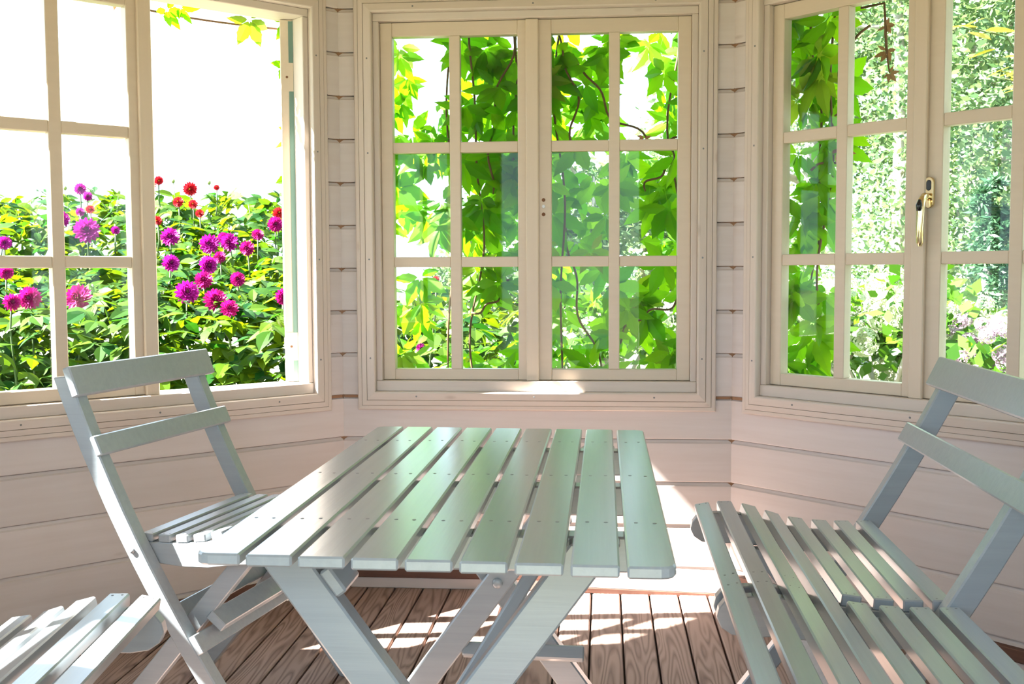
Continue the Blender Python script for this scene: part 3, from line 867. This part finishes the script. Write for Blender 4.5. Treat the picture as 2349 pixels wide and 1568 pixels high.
def dahlia_mesh(seed, mat, eye):
    rr = random.Random(seed); V, Fc = [], []
    for n, r0, L, W, el, z0 in ((15, .06, .48, .17, -.15, 0), (15, .06, .46, .17, .15, .03), (14, .05, .42, .16, .45, .06), (12, .04, .36, .15, .75, .09), (10, .03, .29, .13, 1.05, .12), (7, .02, .22, .11, 1.3, .15)):
        petal_ring(V, Fc, n, r0, L, W, el, z0, rr, rr.random())
    nf = len(Fc); o = len(V)
    for k in range(8): a = 2 * math.pi * k / 8; V.append(Vector((.085 * math.cos(a), .085 * math.sin(a), .25)))
    V.append(Vector((0, 0, .31)))
    for k in range(8): Fc.append((o + k, o + (k + 1) % 8, o + 8))
    return mesh_of('flower', V, Fc, [mat, eye], [0] * nf + [1] * 8)
DAH = {'m': [dahlia_mesh(k, M['magenta'], M['darkeye']) for k in range(3)], 'c': [dahlia_mesh(k + 5, M['crimson'], M['darkeye']) for k in range(2)],
       'r': [dahlia_mesh(k + 9, M['red'], M['yelloweye']) for k in range(2)]}

def trifoliate(seed, mat):
    rr = random.Random(seed); V, Fc = [], []
    for ang, L, bx in ((0, 1, .35), (1.0, .72, .30), (-1.0, .72, .30)):
        leaflet(L * rr.uniform(.9, 1.1), L * .52, (bx, 0, 0), ang + rr.uniform(-.15, .15), rr.uniform(-.15, .3), V, Fc, rr, 7, .06, .22, rr.uniform(.05, .35), rr.uniform(-.25, .25))
    o = len(V); V += [Vector((0, -.02, 0)), Vector((0, .02, 0)), Vector((.36, .015, 0)), Vector((.36, -.015, 0))]; Fc.append((o, o + 1, o + 2, o + 3))
    return mesh_of('leaf', V, Fc, [mat])
TRI = [trifoliate(k, M['dleaf']) for k in range(5)]

def bearing_point(px, py, dist):
    """a spot in the garden seen under a given angle, at a real distance"""
    d = F_ + R_ * ((px - IW / 2) / FPX) - UP_ * ((py - IH / 2) / FPX)
    return Vector((0, 0, CAMZ)) + d * dist

flowers = [(141, 503, 37, 'm'), (199, 528, 58, 'm'), (184, 433, 27, 'm'), (201, 450, 22, 'm'), (184, 486, 21, 'm'), (207, 480, 20, 'r'), (344, 424, 26, 'r'), (364, 414, 21, 'r'), (436, 433, 32, 'r'),
           (409, 463, 25, 'r'), (443, 468, 22, 'r'), (458, 489, 20, 'r'), (361, 506, 22, 'r'), (341, 518, 24, 'r'), (344, 548, 26, 'c'), (390, 543, 43, 'm'), (392, 603, 40, 'm'), (480, 559, 45, 'm'), (526, 555, 42, 'm'),
           (567, 569, 35, 'c'), (591, 538, 28, 'c'), (632, 514, 36, 'c'), (639, 489, 28, 'r'), (477, 608, 43, 'm'), (467, 642, 42, 'c'), (429, 670, 54, 'm'), (494, 688, 54, 'c'), (526, 707, 42, 'c'), (545, 640, 34, 'c'),
           (650, 680, 38, 'c'), (10, 557, 32, 'm'), (14, 625, 32, 'c'), (68, 683, 52, 'c'), (27, 693, 40, 'c'), (180, 683, 62, 'c'), (265, 528, 20, 'm'), (497, 430, 14, 'r'), (504, 590, 30, 'c'), (965, 797, 22, 'm'), (1000, 640, 16, 'r'), (512, 545, 26, 'c')]
pl = []
plants_def = [(-230, 120, 'nearest dahlia clump behind the far left panes of the open window'), (120, 300, 'dahlia clump behind the left closed sash with two big magenta blooms'),
              (300, 420, 'dahlia clump beside the upright post of the open window'), (420, 510, 'dahlia clump in the middle of the open window, thick with magenta blooms'),
              (510, 600, 'dahlia clump right of the middle of the open window'), (600, 690, 'dahlia clump next to the open sash'), (760, 1240, 'low dahlia plants seen through the creeper of the back window')]
rr = random.Random(12)
def surf_dist(py): return 4.2 + max(0, min(1, (720 - py) / 290)) * 2.0
for x0, x1, label in plants_def:
    base = bearing_point((x0 + x1) / 2, 900, 4.9); base.z = -.13
    t = thing('dahlia_plant', label, 'dahlia', Matrix.Translation(base), 'dahlia bed outside the left window')
    stems_m = []
    for fx, fy, fd, fk in flowers:
        if not (x0 <= fx < x1): continue
        dist = surf_dist(fy) - .27
        pos = bearing_point(fx, fy, dist); size = fd * dist / FPX
        to_cam = (Vector((0, 0, CAMZ)) - pos).normalized()
        fac = (to_cam + Vector((rr.uniform(-.5, .5), rr.uniform(-.3, .3), rr.uniform(-.1, .5)))).normalized()
        m = leaf_matrix(pos - base, fac.cross(Vector((rr.uniform(-1, 1), rr.uniform(-1, 1), .3))), fac, size)
        link('flower', rr.choice(DAH[fk]), t, m)
        foot = pos - base + Vector((rr.uniform(-.1, .1), rr.uniform(-.1, .1), 0)); foot.z = max(.05, foot.z - .75)
        stems_m.append(tube_mesh('s', [pos - base - fac * size * .05, pos - base - fac * size * .3 - Vector((0, 0, .1)), foot], [.004, .004, .005], M['stem'], 5))
    # leaves, large near ones one by one
    w = x1 - x0
    back = label.startswith('low')
    n_ind = int(45 * min(1.2, w / 110)) if not back else 24
    for k in range(n_ind):
        fx = rr.uniform(x0, x1); fy = rr.uniform(640, 900) if not back else rr.uniform(700, 850)
        dist = surf_dist(fy) - rr.uniform(0, .35) + (rr.random() < .4) * .2
        if fy > 720: dist -= (fy - 720) / 180 * .35
        if back: dist += .5
        dist = max(dist, 3.95)
        pos = bearing_point(fx, fy, dist)
        a = rr.uniform(0, 2 * math.pi)
        down = Vector((math.cos(a), math.sin(a), rr.uniform(-.6, .15)))
        up = Vector((rr.uniform(-.5, .5), rr.uniform(-.7, .2), 1))
        link('leaf', rr.choice(TRI), t, leaf_matrix(pos - base, down, up, rr.uniform(.085, .125)))
    # the mass of smaller leaves behind, joined
    V, Fc = [], []
    n_mass = int(4.2 * w * (1 if not back else .22))
    for k in range(n_mass):
        fx = rr.uniform(x0 - 10, x1 + 10)
        fy = (440 + 300 * rr.random() ** 1.0 if rr.random() < .62 else rr.uniform(650, 960)) if not back else rr.uniform(660, 900)
        top = 454 + 22 * math.sin(fx * .045) + 15 * math.sin(fx * .11 + 1) + 9 * math.sin(fx * .31) - (32 * rr.random() if rr.random() < .10 else 0)
        if fy < top: fy = top + (rr.uniform(0, 60) if rr.random() < .75 else 0)
        dist = surf_dist(fy) + rr.uniform(-.05, .75)
        if back: dist += .6
        pos = bearing_point(fx, fy, dist) - base
        a = rr.uniform(0, 2 * math.pi)
        mt = leaf_matrix(pos, (math.cos(a), math.sin(a), rr.uniform(-.7, .5)), (rr.uniform(-.7, .7), rr.uniform(-.8, .4), rr.uniform(.3, 1)), rr.uniform(.07, .125))
        o = len(V); v0, f0 = [], []
        leaflet(1, .5, (0, 0, 0), 0, 0, v0, f0, rr, 5, .05, .2, rr.uniform(.05, .35))
        if rr.random() < .6: leaflet(.7, .36, (0, 0, 0), 1.0, 0, v0, f0, rr, 4, .05, .2, .2); leaflet(.7, .36, (0, 0, 0), -1.0, 0, v0, f0, rr, 4, .05, .2, .2)
        V += [mt @ v for v in v0]; Fc += [tuple(i + o for i in f) for f in f0]
    fo = link('foliage', mesh_of('foliage', V, Fc, [M['dleaf']]), t); fo['kind'] = 'stuff'
    # thin stalks with buds standing above the leaves
    for k in range(int(w / 28) if not back else 4):
        fx = rr.uniform(x0, x1); fy = rr.uniform(415, 640) if not back else rr.uniform(720, 830); dist = surf_dist(fy) + .1
        pos = bearing_point(fx, fy, dist) - base
        stems_m.append(tube_mesh('s', [pos, pos + Vector((rr.uniform(-.03, .03), 0, -.15)), pos + Vector((rr.uniform(-.08, .08), 0, -.5))], [.0025, .003, .004], M['stem'], 5))
        b = link('bud', tube_mesh('bud', [pos - Vector((0, 0, .012)), pos - Vector((0, 0, .004)), pos + Vector((0, 0, .008)), pos + Vector((0, 0, .014))], [.004, .011, .010, .003], M['bud'], 8), t)
    for me in stems_m: link('stem', me, t)

# ------------------------------------------------------------------ shrubs and trees beyond the right and back windows
def leaf_cloud(centres, n, size, rr, elong=.55, spread=None):
    V, Fc = [], []
    for k in range(n):
        c, rad = rr.choice(centres)
        d = Vector((rr.gauss(0, 1), rr.gauss(0, 1), rr.gauss(0, 1))).normalized() * rad * rr.random() ** .45
        p = Vector(c) + Vector((d.x, d.y, d.z * .8))
        x = Vector((rr.gauss(0, 1), rr.gauss(0, 1), rr.gauss(0, .7))).normalized(); z = Vector((rr.gauss(0, 1), rr.gauss(0, 1), rr.gauss(.6, 1)))
        y = z.cross(x).normalized(); s = size * rr.uniform(.6, 1.3); o = len(V)
        V += [p, p + x * s * .5 + y * s * elong * .5, p + x * s, p + x * s * .5 - y * s * elong * .5]
        Fc.append((o, o + 1, o + 2, o + 3))
    return V, Fc

def tree(px, dist, label, height, seed, trunk_r=.11, crown_r=1.7, n=9000, size=.08, mat='tleaf', crown_low=.9, name='garden_tree', group='trees beyond the right window', at=None):
    rr = random.Random(seed)
    base = Vector(at) if at else bearing_point(px, 700, dist); base.z = -.13
    t = thing(name, label, 'tree', Matrix.Translation(base), group)
    top = Vector((rr.uniform(-.3, .3), rr.uniform(-.2, .2), height))
    mid = Vector((rr.uniform(-.15, .15), 0, height * .5))
    link('trunk', tube_mesh('trunk', [(0, 0, 0), mid * .5, mid, (mid + top) / 2, top], [trunk_r * 1.2, trunk_r, trunk_r * .8, trunk_r * .5, trunk_r * .2], M['bark'], 8), t)
    cl = []
    for k in range(9):
        z = height * rr.uniform(.22, .95); a = rr.uniform(0, 6.28); l = crown_r * rr.uniform(.5, 1.0)
        s = Vector((0, 0, z)) + (mid * (z / (height * .5)) if z < height * .5 else mid + (top - mid) * ((z - height * .5) / (height * .5))) * Vector((1, 1, 0)).length * 0
        e = Vector((math.cos(a) * l, math.sin(a) * l, z + rr.uniform(.1, .6)))
        link('branch', tube_mesh('branch', [s, (s + e) / 2 + Vector((0, 0, .1)), e], [trunk_r * .45, trunk_r * .3, trunk_r * .1], M['bark'], 6), t)
        cl.append((e, crown_r * rr.uniform(.35, .6)))
    for k in range(16):
        z = rr.uniform(crown_low, height * 1.02); a = rr.uniform(0, 6.28); l = crown_r * rr.uniform(.2, 1.0)
        cl.append((Vector((math.cos(a) * l, math.sin(a) * l, z)), crown_r * rr.uniform(.3, .55)))
    V, Fc = leaf_cloud(cl, int(n * 1.7), size, rr)
    o = link('crown', mesh_of('crown', V, Fc, [M[mat]]), t); o['kind'] = 'stuff'
    return t

tree(2062, 11.0, 'pale slender tree behind the middle panes of the right window', 6.5, 31, .065, 1.7, 11000)
tree(2120, 12.5, 'leafy tree directly behind the brass window handle', 7.0, 32, .12, 2.0, 12000)
tree(2300, 12.0, 'leafy tree at the right edge behind the right window', 7.0, 33, .13, 2.0, 13000)
tree(1840, 13.5, 'leafy tree behind the creeper strand of the right window', 5.5, 34, .10, 1.9, 9000)
tree(2420, 13.5, 'leafy tree just past the right edge of the picture', 7.5, 36, .13, 2.2, 9000)
tree(2230, 16.0, 'tall hazy tree farthest behind the right window', 9.0, 35, .16, 3.0, 12000, .12)
tree(1480, 14.0, 'small hazy tree behind the right panes of the back window', 2.6, 37, .08, .9, 5000, .10, 'tleaf', .3, group='trees beyond the back window')
tree(1345, 12.0, 'bushy low tree behind the middle of the back window', 2.2, 38, .06, .7, 4500, .09, 'tleaf', .2, group='trees beyond the back window')
tree(1130, 11.5, 'low round tree behind the second column of back window panes', 1.7, 39, .06, .6, 3000, .08, 'tleaf', .2, group='trees beyond the back window')

for k, (ax, ay, lab) in enumerate(((6.4, 9.6, 'nearest the picture'), (7.8, 6.4, 'second from the picture'), (8.6, 3.6, 'opposite the side window'), (8.4, .4, 'level with the doorway'), (6.8, -2.6, 'behind the doorway'))):  # unseen trees added to the belt; they cut the light from the right
    tree(0, 0, f'unseen leafy tree added past the right edge of the picture, {lab}', 7.0, 70 + k, .13, 2.3, 9000, .12, at=(ax, ay, 0))

def conifer(px, dist, label, height, seed):
    rr = random.Random(seed); base = bearing_point(px, 700, dist); base.z = -.13
    t = thing('conifer', label, 'conifer', Matrix.Translation(base), None)
    link('trunk', tube_mesh('trunk', [(0, 0, 0), (0, 0, height * .9)], [.07, .02], M['bark'], 8), t)
    cl = []
    for k in range(40):
        z = height * (k + .5) / 40; rad = .62 * (1 - z / height) + .08; a = rr.uniform(0, 6.28)
        cl.append((Vector((math.cos(a) * rad * .6, math.sin(a) * rad * .6, z)), rad * .55))
    V, Fc = leaf_cloud(cl, 7000, .07, rr, .3)
    o = link('crown', mesh_of('crown', V, Fc, [M['conifer']]), t); o['kind'] = 'stuff'
conifer(2262, 8.4, 'dark green conifer bush behind the right-hand panes of the right window', 1.85, 41)

def bloom_head(seed, mat):
    rr = random.Random(seed); V, Fc = [], []
    for k in range(70):
        d = Vector((rr.gauss(0, 1), rr.gauss(0, 1), rr.gauss(0, 1))).normalized()
        p = d * .5; x = d.cross(Vector((rr.random(), rr.random(), .5))).normalized(); y = d.cross(x); s = .13
        for a in range(4):
            u = x * math.cos(a * math.pi / 2) + y * math.sin(a * math.pi / 2); v = d.cross(u); o = len(V)
            V += [p, p + (u + v * .6) * s * .7 + d * .03, p + u * s * 1.2, p + (u - v * .6) * s * .7 + d * .03]; Fc.append((o, o + 1, o + 2, o + 3))
    return mesh_of('flower_head', V, Fc, [mat])
HEADS = [bloom_head(k, M['hflower']) for k in range(3)]
def bloom_shrub(px, dist, label, height, radius, heads, nleaf, seed, headmeshes=HEADS, head=.17, leafm='hleaf', name='hydrangea_shrub', cat='shrub', group='pale hydrangeas beyond the right window'):
    rr = random.Random(seed); base = bearing_point(px, 700, dist); base.z = -.13
    t = thing(name, label, cat, Matrix.Translation(base), group)
    st = []
    cl = []
    for k in range(10):
        a = rr.uniform(0, 6.28); l = radius * rr.uniform(.2, .9); e = Vector((math.cos(a) * l, math.sin(a) * l, height * rr.uniform(.55, .95)))
        st.append(tube_mesh('s', [(rr.uniform(-.06, .06), rr.uniform(-.06, .06), 0), e * .5 + Vector((0, 0, .1)), e], [.022, .016, .006], M['bark'], 6))
        cl.append((e, radius * .5))
    for me in st: link('stem', me, t)
    V, Fc = leaf_cloud(cl, nleaf, .10, rr, .6)
    o = link('foliage', mesh_of('foliage', V, Fc, [M[leafm]]), t); o['kind'] = 'stuff'
    for k in range(heads):
        a = rr.uniform(0, 6.28); u = rr.random()
        l = radius * math.sqrt(u) * 1.05; z = height * (1.0 - .45 * u * rr.random()) * rr.uniform(.72, 1.05)
        link('flower_head', rr.choice(headmeshes), t, Matrix.Translation((math.cos(a) * l, math.sin(a) * l, z)) @ Matrix.Rotation(rr.uniform(0, 3), 4, 'Z') @ Matrix.Scale(head * rr.uniform(.75, 1.15), 4))
    return t
bloom_shrub(2020, 6.4, 'pale flowering hydrangea shrub behind the lower middle panes of the right window', 1.10, .55, 42, 900, 51)
bloom_shrub(1880, 7.2, 'pale flowering hydrangea shrub behind the creeper strand, lower left of the right window', 1.05, .55, 34, 700, 52)
bloom_shrub(2190, 6.9, 'pale flowering hydrangea shrub behind the lower right panes, beside the conifer', 1.0, .45, 26, 600, 53)
bloom_shrub(1180, 7.6, 'pale flowering shrub seen low through the back window creeper', .75, .45, 22, 600, 56, group='pale shrubs beyond the back window')
bloom_shrub(1420, 8.4, 'round pale shrub low behind the right sash of the back window', .9, .6, 20, 800, 57, group='pale shrubs beyond the back window')
PINKH = [bloom_head(k + 7, M['pink']) for k in range(2)]
bloom_shrub(2320, 5.6, 'pink-blooming shrub in the lower right pane behind the bench backrest', .92, .42, 60, 500, 54, PINKH, .085, 'hleaf', 'pink_shrub', 'shrub', None)

# yellow sprigs in front of the far trees
def sprig(px, py, dist, label, seed, n=16, ang=-.5):
    rr = random.Random(seed); p0 = bearing_point(px, py, dist)
    base = Vector((p0.x, p0.y, -.13))
    t = thing('yellow_sapling', label, 'sapling', Matrix.Translation(base), 'yellow-leaved saplings beyond the right window')
    h = p0.z + .13
    pts = [(.35, 0, 0), (.4, 0, h * .5), (.33, 0, h * .8), (.1, 0, h), (-.1, 0, h + .05)]
    link('stem', tube_mesh('stem', pts, [.012, .01, .008, .005, .003], M['stem'], 6), t)
    V = []; me = []
    v0, f0 = [], []
    leaflet(1, .36, (0, 0, 0), 0, 0, v0, f0, rr, 5, .03, .15, .1)
    lm = mesh_of('leaf', v0, f0, [M['yellow']])
    for k in range(n):
        s = k / n; q = Vector((.33 - .43 * s, 0, h * (.8 + .2 * min(1, s * 1.3)) + .05 * s))
        a = rr.uniform(0, 6.28)
        link('leaf', lm, t, leaf_matrix(q, (math.cos(a), math.sin(a), rr.uniform(-.2, .6)), (rr.uniform(-.5, .5), rr.uniform(-1, .3), 1), rr.uniform(.09, .14)))
sprig(2255, 85, 4.6, 'yellow-leaved sapling reaching across the top right pane', 61)
sprig(2330, 200, 4.8, 'yellow-leaved sapling lower down at the right edge of the window', 62)
